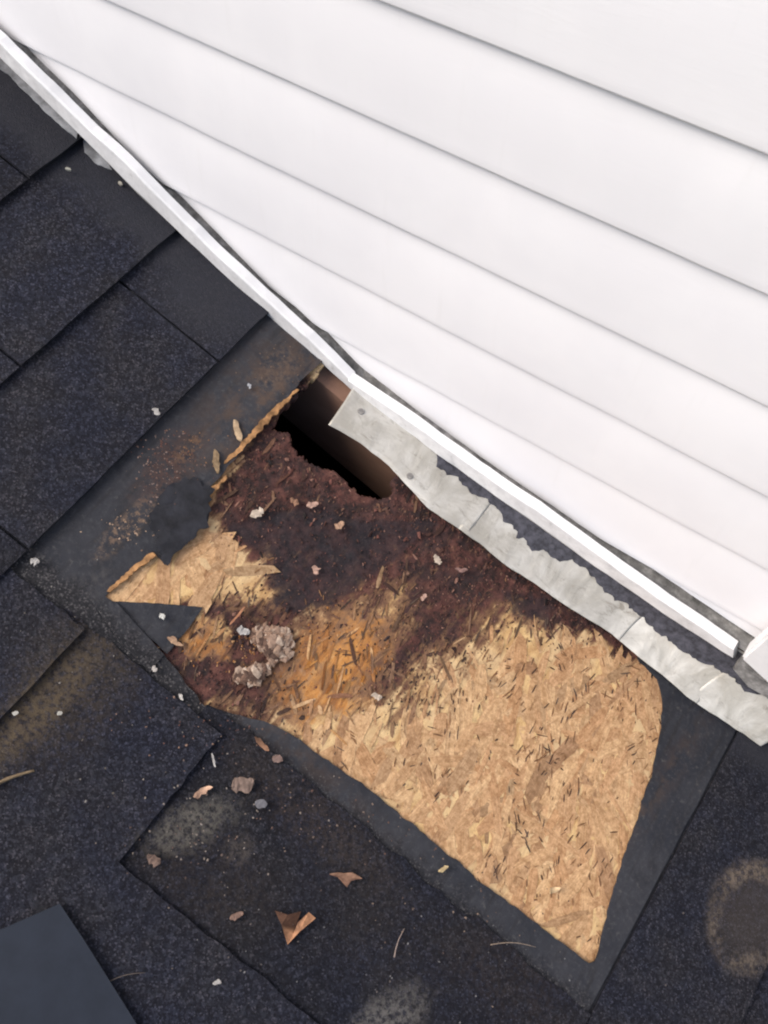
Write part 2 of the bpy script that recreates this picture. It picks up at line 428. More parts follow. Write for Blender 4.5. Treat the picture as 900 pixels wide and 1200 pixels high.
OSB_WIN = [RP(*p) for p in [(352, 448), (300, 510), (246, 572), (243, 610), (214, 640), (193, 662), (180, 645), (125, 697),
                            (165, 735), (192, 766), (240, 826), (330, 852), (440, 930), (560, 1030), (690, 1128), (697, 1126), (720, 1040), (745, 965),
                            (762, 915), (776, 860), (778, 825), (772, 795), (748, 770)]]
HOLE = [(.236, -.02), (.238, .113), (.243, .128), (.262, .120), (.285, .131), (.307, .130), (.325, .120), (.343, .119), (.363, .121), (.384, .115),
        (.394, .100), (.396, .088), (.384, .078), (.400, .055), (.402, -.02)]
ROT = [RP(*p) for p in [(352, 440), (262, 560), (250, 610), (300, 650), (318, 655), (322, 705), (190, 705), (172, 780), (215, 830), (300, 850), (330, 830), (318, 790),
                        (345, 738), (410, 705), (462, 692), (482, 705), (456, 770), (448, 808), (468, 808), (494, 768), (560, 742), (600, 705), (650, 735), (700, 745), (740, 770),
                        (775, 790), (800, 790), (690, 690), (560, 600), (440, 480)]]
ORG = [RP(*p) for p in [(190, 730), (230, 720), (270, 740), (330, 740), (400, 700), (470, 720), (470, 800), (400, 850), (330, 845), (290, 800), (220, 790)]]
BLK = [RP(*p) for p in [(300, 600), (370, 590), (430, 610), (520, 605), (470, 650), (420, 690), (360, 720), (318, 708), (318, 655), (262, 620)]]
BLK2 = [RP(*p) for p in [(540, 832), (566, 825), (575, 850), (556, 862)]]
BLK3 = [RP(*p) for p in [(425, 865), (450, 862), (458, 880), (436, 885)]]
BLK4 = [RP(*p) for p in [(590, 690), (640, 700), (650, 735), (600, 720)]]
NOROT = RP(238, 744)
def rotm(u, v): 
    w = lerp(.022, .105, sst(.30, .42, u) * sst(.06, .16, v))
    q = ((u - NOROT[0]) / .032) ** 2 + ((v - NOROT[1]) / .026) ** 2
    if q < 1.6: return max(0.0, min(1.0, .5 + (sd((u, v), ROT) + .012 * fbm(u * 50, v * 24, 3.1, 6)) / w)) * (.30 + .70 * sst(.5, 1.6, q + .5 * fbm(u * 60, v * 60, 1.0)))
    return max(0.0, min(1.0, .5 + (sd((u, v), ROT) + .012 * fbm(u * 50, v * 24, 3.1, 6)) / w))
def orgm(u, v): return max(0.0, min(1.0, .5 + (sd((u, v), ORG) + .012 * fbm(u * 40, v * 40, 8.1)) / .06))
def blkm(u, v):
    return max(0.0, min(1.0, .5 + max(sd((u, v), BLK) / .016, -.22 + min(.2, sd((u, v), BLK2) / .012), -.22 + min(.2, sd((u, v), BLK3) / .012), sd((u, v), BLK4) / .02)))
DECK_W = -.0045
def deck_h(u, v, r=None):
    r = rotm(u, v) if r is None else r
    h = DECK_W + .0005 * fbm(u * 30, v * 60, 1.0)
    h += r * (.0014 * fbm(u * 60, v * 40, 5.0, 6) + .0012 * fbm(u * 210, v * 150, 2.0, 4) - .0014)
    return h
# the bare part of the deck: a fine grid so that the rot has real relief; the hole is cut out of it
st = .0026; u0, u1, v0, v1 = .19, .90, .012, .44
nu = int((u1 - u0) / st); nv = int((v1 - v0) / st)
vs_, at_r, at_o, at_b = [], [], [], []
for i in range(nu + 1):
    for j in range(nv + 1):
        u = u0 + i * st; v = v0 + j * st
        r = rotm(u, v); vs_.append((u, -v, deck_h(u, v, r))); at_r.append(r); at_o.append(orgm(u, v)); at_b.append(blkm(u, v))
hol = jag(HOLE, .004, .0045, 2.0, 90)
fs = []
for i in range(nu):
    for j in range(nv):
        if inside((u0 + (i + .5) * st, v0 + (j + .5) * st), hol): continue
        a = i * (nv + 1) + j; fs.append((a, a + nv + 1, a + nv + 2, a + 1)[::-1])
deck = pyd('roof_deck', vs_, fs, M_DECK, roof, True, None, {'rot': at_r, 'orange': at_o, 'black': at_b})
bm = bmesh.new(); bm.from_mesh(deck.data)
bmesh.ops.delete(bm, geom=[v for v in bm.verts if not v.link_faces], context='VERTS')
ex = bmesh.ops.extrude_edge_only(bm, edges=[e for e in bm.edges if e.is_boundary])
for v in [g for g in ex['geom'] if isinstance(g, bmesh.types.BMVert)]: v.co.z -= .011 + .002 * n1(v.co.x * 200, v.co.y * 200)
bmesh.ops.recalc_face_normals(bm, faces=bm.faces)
bm.to_mesh(deck.data); bm.free()
# the rest of the deck round it, under the shingles
for name, (a, b, c, d) in (('deck_panel', (-.9, .1895, .012, 1.5)), ('deck_panel', (.9005, 2.0, .012, 1.5)), ('deck_panel', (.1895, .9005, .4405, 1.5))):
    sheet(name, [(a, c), (b, c), (b, d), (a, d)], lambda u, v: -.0135, .010, M_DECK, roof, .3)
    sheet('felt_underlayment', [(a, c), (b, c), (b, d), (a, d)], lambda u, v: -.0118, .0012, M_FELT, roof, .3)

# strands of the board
def strands():
    V, Fc, col, gr = [], [], [], []
    def strand(u, v, a, L, W, base, z0, tl, tw, th, bow, n=5):
        ca, sa = math.cos(a), math.sin(a); b0 = len(V); ofs = (random.uniform(0, 9), random.uniform(0, 9), random.uniform(0, 9))
        ph = random.uniform(0, 50)
        for i in range(n):
            s = i / (n - 1) - .5; ww = W * (.5 + .13 * n1(s * 4, ph)) * (1 - (.45 + .35 * n1(ph, i)) * (abs(s) * 2) ** 6)
            cx = s * L; cy = bow * L * (s * s - .12)
            e0 = random.uniform(-.09, .09) * L if i in (0, n - 1) else 0
            for side in (-1, 1):
                lx = cx + (e0 if side < 0 else -e0 * .6); ly = cy + side * ww
                V.append((u + lx * ca - ly * sa, -(v + lx * sa + ly * ca), z0 + tl * lx + tw * ly)); col.append(base); gr.append((ly + ofs[0], lx + ofs[1], ofs[2]))
        for i in range(n):
            for side in (0, 1):
                x, y, z = V[b0 + i * 2 + side]; V.append((x, y, z - th)); col.append(tuple(c * .8 for c in base)); gr.append(gr[b0 + i * 2 + side])
        t = b0 + 2 * n
        for i in range(n - 1):
            p = b0 + 2 * i; Fc.append((p, p + 1, p + 3, p + 2))
            qd = t + 2 * i; Fc.append((p, p + 2, qd + 2, qd)); Fc.append((p + 1, qd + 1, qd + 3, p + 3))
        Fc.append((b0, t, t + 1, b0 + 1)); e = b0 + 2 * (n - 1); g = t + 2 * (n - 1); Fc.append((e, e + 1, g + 1, g))
    def ok(u, v): return (inside((u, v), OSB_WIN) or segdist((u, v), OSB_WIN) < .010) and not inside((u, v), HOLE) and segdist((u, v), HOLE) > .008
    # broad dry strands, pressed flat; splintered fibres where the board is damp
    for q in range(1500):
        u = random.uniform(.22, .885); v = random.uniform(.03, .415)
        if not ok(u, v): continue
        r = rotm(u, v); o = orgm(u, v)
        if blkm(u, v) > .25: continue
        fib = r > .06 or o > .35
        if fib and random.random() < (.82 if r > .8 else .55 if r > .3 else .1): continue
        if fib: L = random.uniform(.006, .030); W = random.uniform(.0010, .0048)
        else: L = random.uniform(.022, .075); W = random.uniform(.005, .017)
        a = math.pi / 2 + random.gauss(-.38, .45)
        if random.random() < .16: a += random.uniform(.6, 1.6)
        big = .5 + .5 * fbm(u * 9, v * 5, 6.0)
        base = random.choice([(.60, .40, .22), (.66, .46, .26), (.57, .37, .20), (.54, .34, .185), (.63, .43, .24), (.50, .30, .155)])
        base = tuple(lerp(x, y, .45 * big) for x, y in zip(base, (.46, .265, .145)))
        b = random.uniform(.93, 1.06); base = tuple(x * b for x in base)
        og = random.choice([(.40, .17, .035), (.48, .25, .07), (.30, .12, .03), (.54, .32, .15), (.20, .09, .045), (.56, .37, .21), (.13, .06, .035), (.24, .12, .07), (.09, .045, .03)])
        f = min(1, o * random.uniform(.4, 1.3)); base = tuple(lerp(x, y, f) for x, y in zip(base, og))
        rc = random.choice([(.11, .05, .035), (.05, .025, .020), (.16, .085, .055), (.21, .125, .08), (.03, .018, .017), (.07, .04, .03)])
        f = sst(.05, .62, r + random.uniform(-.32, .32)); base = tuple(lerp(x, y, f) for x, y in zip(base, rc))
        z0 = deck_h(u, v, r) + random.uniform(.0001, .0005) + (.0004 if fib else 0)
        strand(u, v, a, L, W, base, z0, random.uniform(-.003, .003) * (1 + (5 * r if fib else 0)), random.uniform(-.008, .008), .0003, random.uniform(-.05, .05))
    # dark slivers laid on for the shaded gaps between strands, in small parallel families
    for q in range(260):
        u = random.uniform(.33, .885); v = random.uniform(.05, .40)
        if not ok(u, v) or rotm(u, v) > .6: continue
        a = math.pi / 2 + random.gauss(-.38, .40) + (random.uniform(.5, 1.4) if random.random() < .25 else 0); ln = random.uniform(.003, .011)
        for k in range(random.randint(1, 7)):
            uu, vv = u + random.gauss(0, .009), v + random.gauss(0, .011)
            if not ok(uu, vv): continue
            cdk = random.choice([(.13, .07, .04), (.075, .042, .03), (.20, .11, .06), (.27, .15, .075), (.10, .07, .055)])
            strand(uu, vv, a + random.gauss(0, .15), ln * random.uniform(.5, 1.5), random.uniform(.0007, .0018), cdk, deck_h(uu, vv) + .0007, 0, 0, .0006, random.uniform(-.1, .1), 4)
    o = pyd('wood_strand', V, Fc, M_STR, deck, False, col, {'grain': gr}); o['kind'] = 'stuff'
strands()

def lump(V, Fc, col, cx, cy, cz, rx, ry, rz, ang, c, jit=.35):
    """an irregular bit of rotten wood (20 triangles)"""
    b0 = len(V); t = (1 + 5 ** .5) / 2
    ico = [(-1, t, 0), (1, t, 0), (-1, -t, 0), (1, -t, 0), (0, -1, t), (0, 1, t), (0, -1, -t), (0, 1, -t), (t, 0, -1), (t, 0, 1), (-t, 0, -1), (-t, 0, 1)]
    fi = [(0, 11, 5), (0, 5, 1), (0, 1, 7), (0, 7, 10), (0, 10, 11), (1, 5, 9), (5, 11, 4), (11, 10, 2), (10, 7, 6), (7, 1, 8), (3, 9, 4), (3, 4, 2), (3, 2, 6), (3, 6, 8), (3, 8, 9), (4, 9, 5), (2, 4, 11), (6, 2, 10), (8, 6, 7), (9, 8, 1)]
    ca, sa = math.cos(ang), math.sin(ang)
    for (x, y, z) in ico:
        k = (1 + random.uniform(-jit, jit)) / 1.9
        x, y, z = x * rx * k, y * ry * k, z * rz * k
        V.append((cx + x * ca - y * sa, cy + x * sa + y * ca, cz + z)); col.append(c)
    for f in fi: Fc.append(tuple(b0 + i for i in f))

def crumbs():
    V, Fc, col = [], [], []
    pal = [(.048, .022, .018), (.070, .031, .025), (.026, .014, .013), (.09, .042, .032), (.10, .05, .038), (.016, .012, .012), (.055, .03, .026), (.15, .085, .06), (.035, .024, .026), (.03, .013, .012), (.24, .13, .10), (.15, .062, .05), (.11, .045, .036)]
    n = 0; tries = 0
    while n < 3800 and tries < 60000:
        tries += 1
        u = random.uniform(.2, .84); v = random.uniform(.05, .42)
        r = rotm(u, v)
        if random.random() > r * 1.1 or inside((u, v), HOLE): continue
        if not inside((u, v), OSB_WIN) and segdist((u, v), OSB_WIN) > .012: continue
        dens = .5 + .8 * fbm(u * 26, v * 26, 9.0)
        if random.random() > dens + .15: continue
        bk = blkm(u, v)
        if bk > .6 and random.random() < .65: continue
        s = random.uniform(.0004, .0012) if random.random() < .965 else random.uniform(.0014, .0026)
        k = random.choice(pal); o = orgm(u, v)
        if o > .6 and random.random() < .4: k = random.choice([(.32, .14, .04), (.25, .11, .04), (.40, .23, .11)])
        an = -(math.pi / 2 + random.gauss(-.4, .6))
        lump(V, Fc, col, u, -v, deck_h(u, v, r) + s * .3 + (.0012 if bk > .5 else 0), s * random.uniform(.9, 2.2), s * random.uniform(.6, 1.0), s * .55, an, k, .45); n += 1
    o = pyd('rotten_crumb', V, Fc, M_CRUMB, deck, False, col); o['kind'] = 'stuff'
crumbs()

# felt / old headlap round the bare board, torn open over it; it overlaps the course below at u = .891
win = jag(OSB_WIN, .006, .0022, 4.4, 70, False) + [OSB_WIN[-1]]
def felt_h(u, v):
    e = segdist((u, v), OSB_WIN)
    h = -.0020 + .0006 * fbm(u * 14, v * 14, 7.0)
    h += .0030 * sst(.80, .889, u)                                             # rides up over the next course
    h += .0050 * sst(.05, 0.0, e) * sst(.30, .22, u) * sst(.33, .18, v)           # curled up along the torn left edge
    return h
seam = [(.8915 - .0012 * n1(v * 30, 4.0), v) for v in [.03 * i for i in range(1, 15)]]
felt_poly = [(.02, -.010), (.2345, -.010)] + win + [(.790, .0101), (.8915, .0101)] + seam + [(.890, .46), (.60, .46), (.30, .46), (.02, .46)]
sheet('felt_underlayment', [(.878, .0), (.915, .0), (.915, .43), (.878, .43)], lambda u, v: -.0034, .0006, M_FELT, roof, .05)
sheet('felt_underlayment', felt_poly, felt_h, .0016, M_FELT, roof, .012)

# scraps of felt left behind on the board
def scrap(pts, h, lab=None, mat=None, seed=0.0, amp=.0025, thick=.0012):
    p = jag([RP(*q) for q in pts], .004, amp, seed, 110)
    o = sheet('felt_scrap', p, lambda u, v: DECK_W + h + .0008 * fbm(u * 60, v * 60, seed), thick, mat or M_FELT, roof, .008)
    if lab: o['label'] = lab
scrap([(130, 704), (180, 706), (238, 711), (222, 735), (196, 766), (165, 737)], .0022, 'triangular dark scrap of felt beside the split board tip', seed=1.0, amp=.0008)
_h = DECK_W; DECK_W = 0.0
scrap([(204, 566), (226, 560), (247, 574), (243, 612), (216, 641), (196, 664), (181, 641), (174, 612), (186, 584)], .0042, 'ragged dark felt flap torn over the left edge of the bare board', seed=2.0, amp=.0085, mat=M_FLAP)
DECK_W = _h
scrap([(107, 703), (136, 706), (192, 767), (176, 788), (140, 752)], .0048, 'flat blue grey felt strip at the lower left corner of the bare board', seed=7.0, amp=.0008, thick=.002)

# split board tip on the left and the pale split edge along the torn felt
def strip(name, pts, wd, h, mat, lab=None, thick=.003):
    P = [RP(*q) for q in pts]; L, R_ = [], []
    for i, p in enumerate(P):
        a = P[max(0, i - 1)]; b = P[min(len(P) - 1, i + 1)]; dx, dy = b[0] - a[0], b[1] - a[1]; l = math.hypot(dx, dy)
        k = wd[i] / 2; L.append((p[0] - dy / l * k, p[1] + dx / l * k)); R_.append((p[0] + dy / l * k, p[1] - dx / l * k))
    poly = jag(L + R_[::-1], .003, .0024, wd[0] * 90, 150)
    o = sheet(name, poly, lambda u, v: h + .0007 * fbm(u * 90, v * 90, 3.0), thick, mat, roof, .006)
    if lab: o['label'] = lab
strip('board_edge', [(128, 693), (152, 671), (180, 649)], [.003, .006, .006], .0010, M_SPLIT, 'pale split board edge at the left tip')
strip('board_edge', [(262, 545), (285, 522), (312, 492), (348, 458)], [.002, .0065, .0075, .003], .0036, M_SPLIT, 'orange split board edge along the torn felt')
strip('board_edge', [(241, 600), (246, 578), (266, 558)], [.005, .008, .003], .0005, M_SPLIT)

# shingles, each its own slab, tilted so that its butt rides on the course below
def shingle(ub, utop, va, vb, lift=0.0, ragged=0.0, lab=None, e=.15):
    r = random.uniform
    poly = [(utop, va), (ub, va), (ub, vb), (utop, vb)]
    P = []
    m = 24
    for i in range(m + 1):
        v = lerp(va, vb, i / m); P.append((ub + .0012 * n1(v * 25, ub * 9) , v))
    Q = [(lerp(ub, utop, i / 8), vb) for i in range(1, 9)]
    T = [(utop, lerp(vb, va, i / 4)) for i in range(1, 4)]
    S = []
    k = 30
    for i in range(k):
        u = lerp(utop, ub, i / k); S.append((u, va + ragged * fbm(u * 45, va * 20, 2.0)))
    sd_ = r(0, 40)
    hf = lambda u, v: .0062 * (u - (ub - e)) / e + lift * sst(ub - e, ub, u) + .0007 * fbm(u * 9, v * 9, sd_)
    o = sheet('shingle', P + Q + T + S, hf, .0042, M_SH, roof, .022)
    if lab: o['label'] = lab
    return o
g = .0016
def course(ub, cuts, e=.15, top=None, lifts=None, ragged=0.0):
    for i, (a, b) in enumerate(zip(cuts, cuts[1:])):
        shingle(ub, (ub - e - .03) if top is None else top, a + g, b - g, (lifts[i] if lifts else random.uniform(0, .0012)), ragged if i == 0 else 0.0, e=e)
VE = 1.30
course(-.748, [-.010, .20, .46, .70, 1.0, VE]); course(-.598, [-.010, .16, .36, .62, .9, VE])
course(-.448, [-.010, .28, .5, .74, 1.02, VE]); course(-.298, [-.010, .19, .43, .60, .88, VE])
course(-.148, [-.010, .090, .32, .58, .83, VE], lifts=[.0022, 0, .001, .001, 0])
course(.005, [-.010, .264, .50, .77, 1.0, VE], lifts=[.0012, .0002, .001, 0, .001])
course(.148, [-.010, .112, .405, .66, .92, VE], lifts=[.0, .0012, .0006, .001, 0])
# below the bare board: courses broken off along the line of the old felt
course(.243, [.428, .60, .90, VE], top=.10, lifts=[.0004, .001, 0], ragged=.004)
def tooth():
    """the long laminated piece whose tab reaches one step further down"""
    P = [(.21, .424), (.415, .424), (.415, .573), (.80, .573), (.80, .86), (.21, .86)]
    sheet('shingle', jag(P, .012, .0030, 6.0, 50), lambda u, v: .0052 * min(1.0, (u - .265) / .15) + .0008 * fbm(u * 9, v * 9, 4.0), .0048, M_SH, roof, .022)
tooth(); shingle(.562, .21, .86 + g, VE, .0010)
shingle(.895, .385, .404 + g, .690 - g, -.0046, .006, e=.48)
shingle(.715, .53, .86 + g, VE, 0)
shingle(.895, .690, .690 + g, VE, 0, e=.17)
shingle(1.045, .8965, .012, .62 - g, .0015); course(1.045, [.62, .9, VE], lifts=[.001, 0]); course(1.195, [.002, .22, .48, .8, VE]); course(1.345, [.002, .30, .6, VE]); course(1.495, [.002, .24, .52, .9, VE]); course(1.645, [.002, .3, .7, VE])

# ------------------------------------------------------------------ wall
wall = empty('siding_wall', (0.3, 0, -.1))
tag(wall, 'white lapped vinyl siding wall rising from the roof slope', 'wall')
def wl(o):
    o.matrix_parent_inverse = Matrix.Translation((-.3, 0, .1)); return o
Z0, SP = .361, .10519
cut_px = [(10, 43), (90, 115), (165, 192), (240, 262), (320, 340), (350, 362), (420, 430), (500, 490), (560, 533), (640, 588), (721, 643), (802, 696), (852, 729), (905, 763)]
cut = [WP(*p, 0.0) for p in cut_px]
def zc(x): return interp(cut, x) + .0008 * n1(x * 60)
def prof(t):
    y = -.0005 + .0022 * t
    if t > .40: y += .0046 * ((t - .40) / .65) ** 1.6
    if t < .02: y += .0010 * (1 - t / .02) ** 2
    return y
XR = 2.3
for k in range(-17, 8):
    zk = Z0 - k * SP
    zt = zk + SP + .010
    xs = [-1.3 + i * .012 for i in range(int((XR + 1.3) / .012) + 1)]
    cols_ = []
    prev = None
    for x in xs:
        lo = max(zk, zc(x))
        if lo < zt - .002: cols_.append((x, lo))
    if len(cols_) < 3: continue
    V, Fc = [], []
    ts = [0, .01, .02, .08, .2, .4, .6, .72, .8, .88, .94, 1.0]
    for (x, lo) in cols_:
        a = (lo - zk) / SP; b = (zt - zk) / SP
        wob = .0009 * fbm(x * 5, k * 3.1, 0, 3)
        V.append((x, prof(a) + .0035 + wob, lo + .001))
        for t in ts:
            tt = a + (b - a) * t if a > .01 else t * b
            V.append((x, prof(tt) + wob, zk + tt * SP + (.0006 * n1(x * 8, k) if t == 0 else 0)))
    m = len(ts) + 1
    for i in range(len(cols_) - 1):
        for j in range(m - 1):
            p = i * m + j; Fc.append((p, p + m, p + m + 1, p + 1))
    wl(pyd('siding_panel', V, Fc, M_SID, wall, True))

def boxmesh(V, Fc, x0, x1, y0, y1, z0, z1):
    b = len(V)
    V += [(x0, y0, z0), (x1, y0, z0), (x1, y1, z0), (x0, y1, z0), (x0, y0, z1), (x1, y0, z1), (x1, y1, z1), (x0, y1, z1)]
    Fc += [tuple(b + i for i in f) for f in ((0, 3, 2, 1), (4, 5, 6, 7), (0, 1, 5, 4), (1, 2, 6, 5), (2, 3, 7, 6), (3, 0, 4, 7))]
tp = math.tan(PITCH)
def slopeslab(name, x0, x1, y0, y1, lo, hi, mat, parent, top=None):
    """a board against the wall whose lower edge follows the roof slope (lo, hi: heights over the roof plane, top: absolute)"""
    V = []
    for y in (y0, y1):
        for x, k in ((x0, lo), (x1, lo), (x1, hi), (x0, hi)):
            z = -x * tp + k / math.cos(PITCH)
            if k == hi and top is not None: z = top
            V.append((x, y, z))
    return pyd(name, V, [(0, 1, 2, 3), (7, 6, 5, 4), (0, 4, 5, 1), (1, 5, 6, 2), (2, 6, 7, 3), (3, 7, 4, 0)], mat, parent)
wl(slopeslab('sheathing_board', -1.3, XR, .0165, .03, -.035, 0, M_SHE, wall, 2.25))
ra = slopeslab('rafter', -1.0, 2.0, -.034, .016, -.165, -.022, M_SHE, None)
ra.parent = roof; ra.matrix_parent_inverse = Matrix.Rotation(PITCH, 4, 'Y').inverted()
# attic box and ceiling added under the deck to block light, coloured dark
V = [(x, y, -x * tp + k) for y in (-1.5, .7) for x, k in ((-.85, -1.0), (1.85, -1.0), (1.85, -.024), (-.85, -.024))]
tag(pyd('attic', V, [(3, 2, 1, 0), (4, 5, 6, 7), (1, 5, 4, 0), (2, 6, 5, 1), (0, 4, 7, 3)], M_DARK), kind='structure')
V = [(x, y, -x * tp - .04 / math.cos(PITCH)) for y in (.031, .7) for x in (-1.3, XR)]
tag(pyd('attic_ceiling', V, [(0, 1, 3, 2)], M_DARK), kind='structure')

# white J-channel along the foot of the siding, two lengths lapped near the hole
bot_px = [(0, 75), (85, 155), (160, 232), (245, 311), (325, 386), (372, 426), (420, 469), (490, 518), (560, 570), (630, 619), (700, 669), (780, 723), (860, 773)]
top_px = [(0, 46), (80, 125), (160, 201), (240, 281), (320, 356), (362, 394), (410, 441), (490, 495), (560, 546), (630, 593), (700, 644), (780, 701), (862, 757)]
YT = -.020
B = [WP(*p, YT) for p in bot_px]; T = [WP(*p, YT) for p in top_px]
sl0 = ((B[1][0] - B[0][0]), (B[1][1] - B[0][1]))
def channel(idx, ext0=None, ext1=None, dy=0.0, name='j_channel'):
    bb = [B[i] for i in idx]; tt = [T[i] for i in idx]
    if ext0: d = ext0; bb = [(bb[0][0] - d[0], bb[0][1] - d[1])] + bb; tt = [(tt[0][0] - d[0], tt[0][1] - d[1])] + tt
    # densify
    b2, t2 = [], []
    for i in range(len(bb) - 1):
        n = max(2, int(math.hypot(bb[i + 1][0] - bb[i][0], bb[i + 1][1] - bb[i][1]) / .014))
        for q in range(n):
            f = q / n; b2.append((lerp(bb[i][0], bb[i + 1][0], f), lerp(bb[i][1], bb[i + 1][1], f))); t2.append((lerp(tt[i][0], tt[i + 1][0], f), lerp(tt[i][1], tt[i + 1][1], f)))
    b2.append(bb[-1]); t2.append(tt[-1])
    pr = [(0, .012), (0.0, .0052), (.01, .0048), (.02, .0045), (.24, .0012), (.27, .0010), (.28, .0018), (.30, .0018), (.31, -.0010), (.33, -.0018), (.36, -.0020), (.90, -.0022), (.94, -.0019), (.96, -.0010), (.97, .0005), (.975, .010), (.9, .0101)]
    V, Fc, gr_ = [], [], []; m = len(pr)
    for (p, q) in zip(b2, t2):
        jt = .0018 * fbm(p[0] * 22, 3.3, dy * 900, 4)
        jb = .0022 * fbm(p[0] * 30, 9.3, dy * 900, 4)
        for (s, y) in pr:
            x = lerp(p[0], q[0], s); z = lerp(p[1] + jb, q[1] + jt, s)
            gr_.append(.95 if s < .285 else .0 if s > .91 else .34)  # lower lip and front greyed against the top ledge: dirt plus painted shade
            V.append((x, YT + dy + y + .0008 * fbm(p[0] * 25, s * 3, 1.0, 3), z))
    for i in range(len(b2) - 1):
        for j in range(m - 1):
            a = i * m + j; Fc.append((a, a + 1, a + m + 1, a + m)[::-1])
    Fc.append(tuple(range(m))); Fc.append(tuple((len(b2) - 1) * m + j for j in reversed(range(m))))
    # back flange behind the siding, from the bottom of the pocket upwards
    o = wl(pyd(name, V, Fc, M_TRIM, wall, False, None, {'grime_shade': gr_}))
    V, Fc = [], []
    if not ext0:
        for q in range(1, 12):
            f = q * .006; dx, dz = bb[-1][0] - bb[-3][0], bb[-1][1] - bb[-3][1]; l = math.hypot(dx, dz)
            b2.append((bb[-1][0] + dx / l * f, bb[-1][1] + dz / l * f)); t2.append((tt[-1][0] + dx / l * f, tt[-1][1] + dz / l * f))
    for (p, q) in zip(b2, t2):
        V += [(lerp(p[0], q[0], .5), YT + dy + .0095, lerp(p[1], q[1], .55)), (lerp(p[0], q[0], .9), .0125, lerp(p[1], q[1], .62)), (q[0] + .002, .0128, q[1] + .040)]
    for i in range(len(b2) - 1):
        for j in range(2):
            a = i * 3 + j; Fc.append((a, a + 3, a + 4, a + 1))
    f = pyd('channel_flange', V, Fc, M_FLG, o); f.parent = o
    f.matrix_parent_inverse = Matrix.Identity(4)
    return o
channel([0, 1, 2, 3, 4, 5, 6], ext0=(.9, -.9 * .40))
channel([6, 7, 8, 9, 10, 11, 12], dy=-.0022)
# the next length of trim, starting at the lower right corner
def prism(name, px, yf, depth, mat, parent, bev=.0025):
    bm = bmesh.new(); P = [WP(*q, yf) if q[0] < 2000 else (q[0] - 2000, -(q[0] - 2000) * tp + q[1]) for q in px]
    f = [bm.verts.new((x, yf, z)) for x, z in P]; b = [bm.verts.new((x, yf + depth, z)) for x, z in P]; n = len(P)
    bm.faces.new(f); bm.faces.new(b[::-1])
    for i in range(n): bm.faces.new((f[i], b[i], b[(i + 1) % n], f[(i + 1) % n]))
    bmesh.ops.recalc_face_normals(bm, faces=bm.faces)
    bmesh.ops.bevel(bm, geom=[e for e in bm.edges], offset=bev, segments=2, affect='EDGES')
    return wl(link(name, bm, mat, parent))
prism('trim_lip', [(866, 775), (884, 790), (905, 803), (1000, 859), (1000, 876), (905, 822), (876, 805), (858, 784)], -.024, .012, M_FLG, wall, .0012)
prism('corner_trim', [(868, 772), (905, 740), (2002.2, .158), (2002.2, .105), (905, 806)], -.034, .024, M_TRIM, wall)

wl(slopeslab('apron_strip', .90, XR, -.003, .0163, -.02, .112, M_FL2, wall))

# ------------------------------------------------------------------ step flashing
bx = [(px, RP(*px)) for px in [(385, 500), (420, 522), (455, 548), (500, 597), (540, 625), (590, 662), (640, 695), (715, 745), (735, 760), (800, 815), (845, 846), (885, 873)]]
low = [(p[1][0], p[1][1]) for p in bx]           # u -> v of the lower edge
tw = []
for (x, z) in B:
    P = Vector((x, YT, z)); tw.append((P.dot(DV), P.dot(NV)))      # u -> height of the channel's underside
def fl_pt(u, t, off=0.0, lift=0.0, skew=0.0):
    """point of the flashing at u, t = 0 under the channel .. 1 the lower edge"""
    vb = interp(low, u); wt = interp(tw, u - .004) + .010
    ut = u - .004
    P0 = Vector((0.010, wt)); P1 = Vector((.014 + .010 * sst(.04, 0, wt), max(.006, wt * .22) + .003)); P2 = Vector((vb, .0042 + lift))
    a = P0.lerp(P1, t); b = P1.lerp(P2, t); q = a.lerp(b, t)
    tn = (b - a).normalized() if (b - a).length > 1e-6 else Vector((1, 0))
    nn = Vector((-tn.y, tn.x));
    if nn.y < 0: nn = -nn
    q = q + nn * off
    wv = sst(.55, 1.0, t)
    q = q + Vector((.0022 * fbm(u * 17, 2.2, 0, 3), .0014 * abs(fbm(u * 13, 5.5, 0, 3)))) * wv
    return q
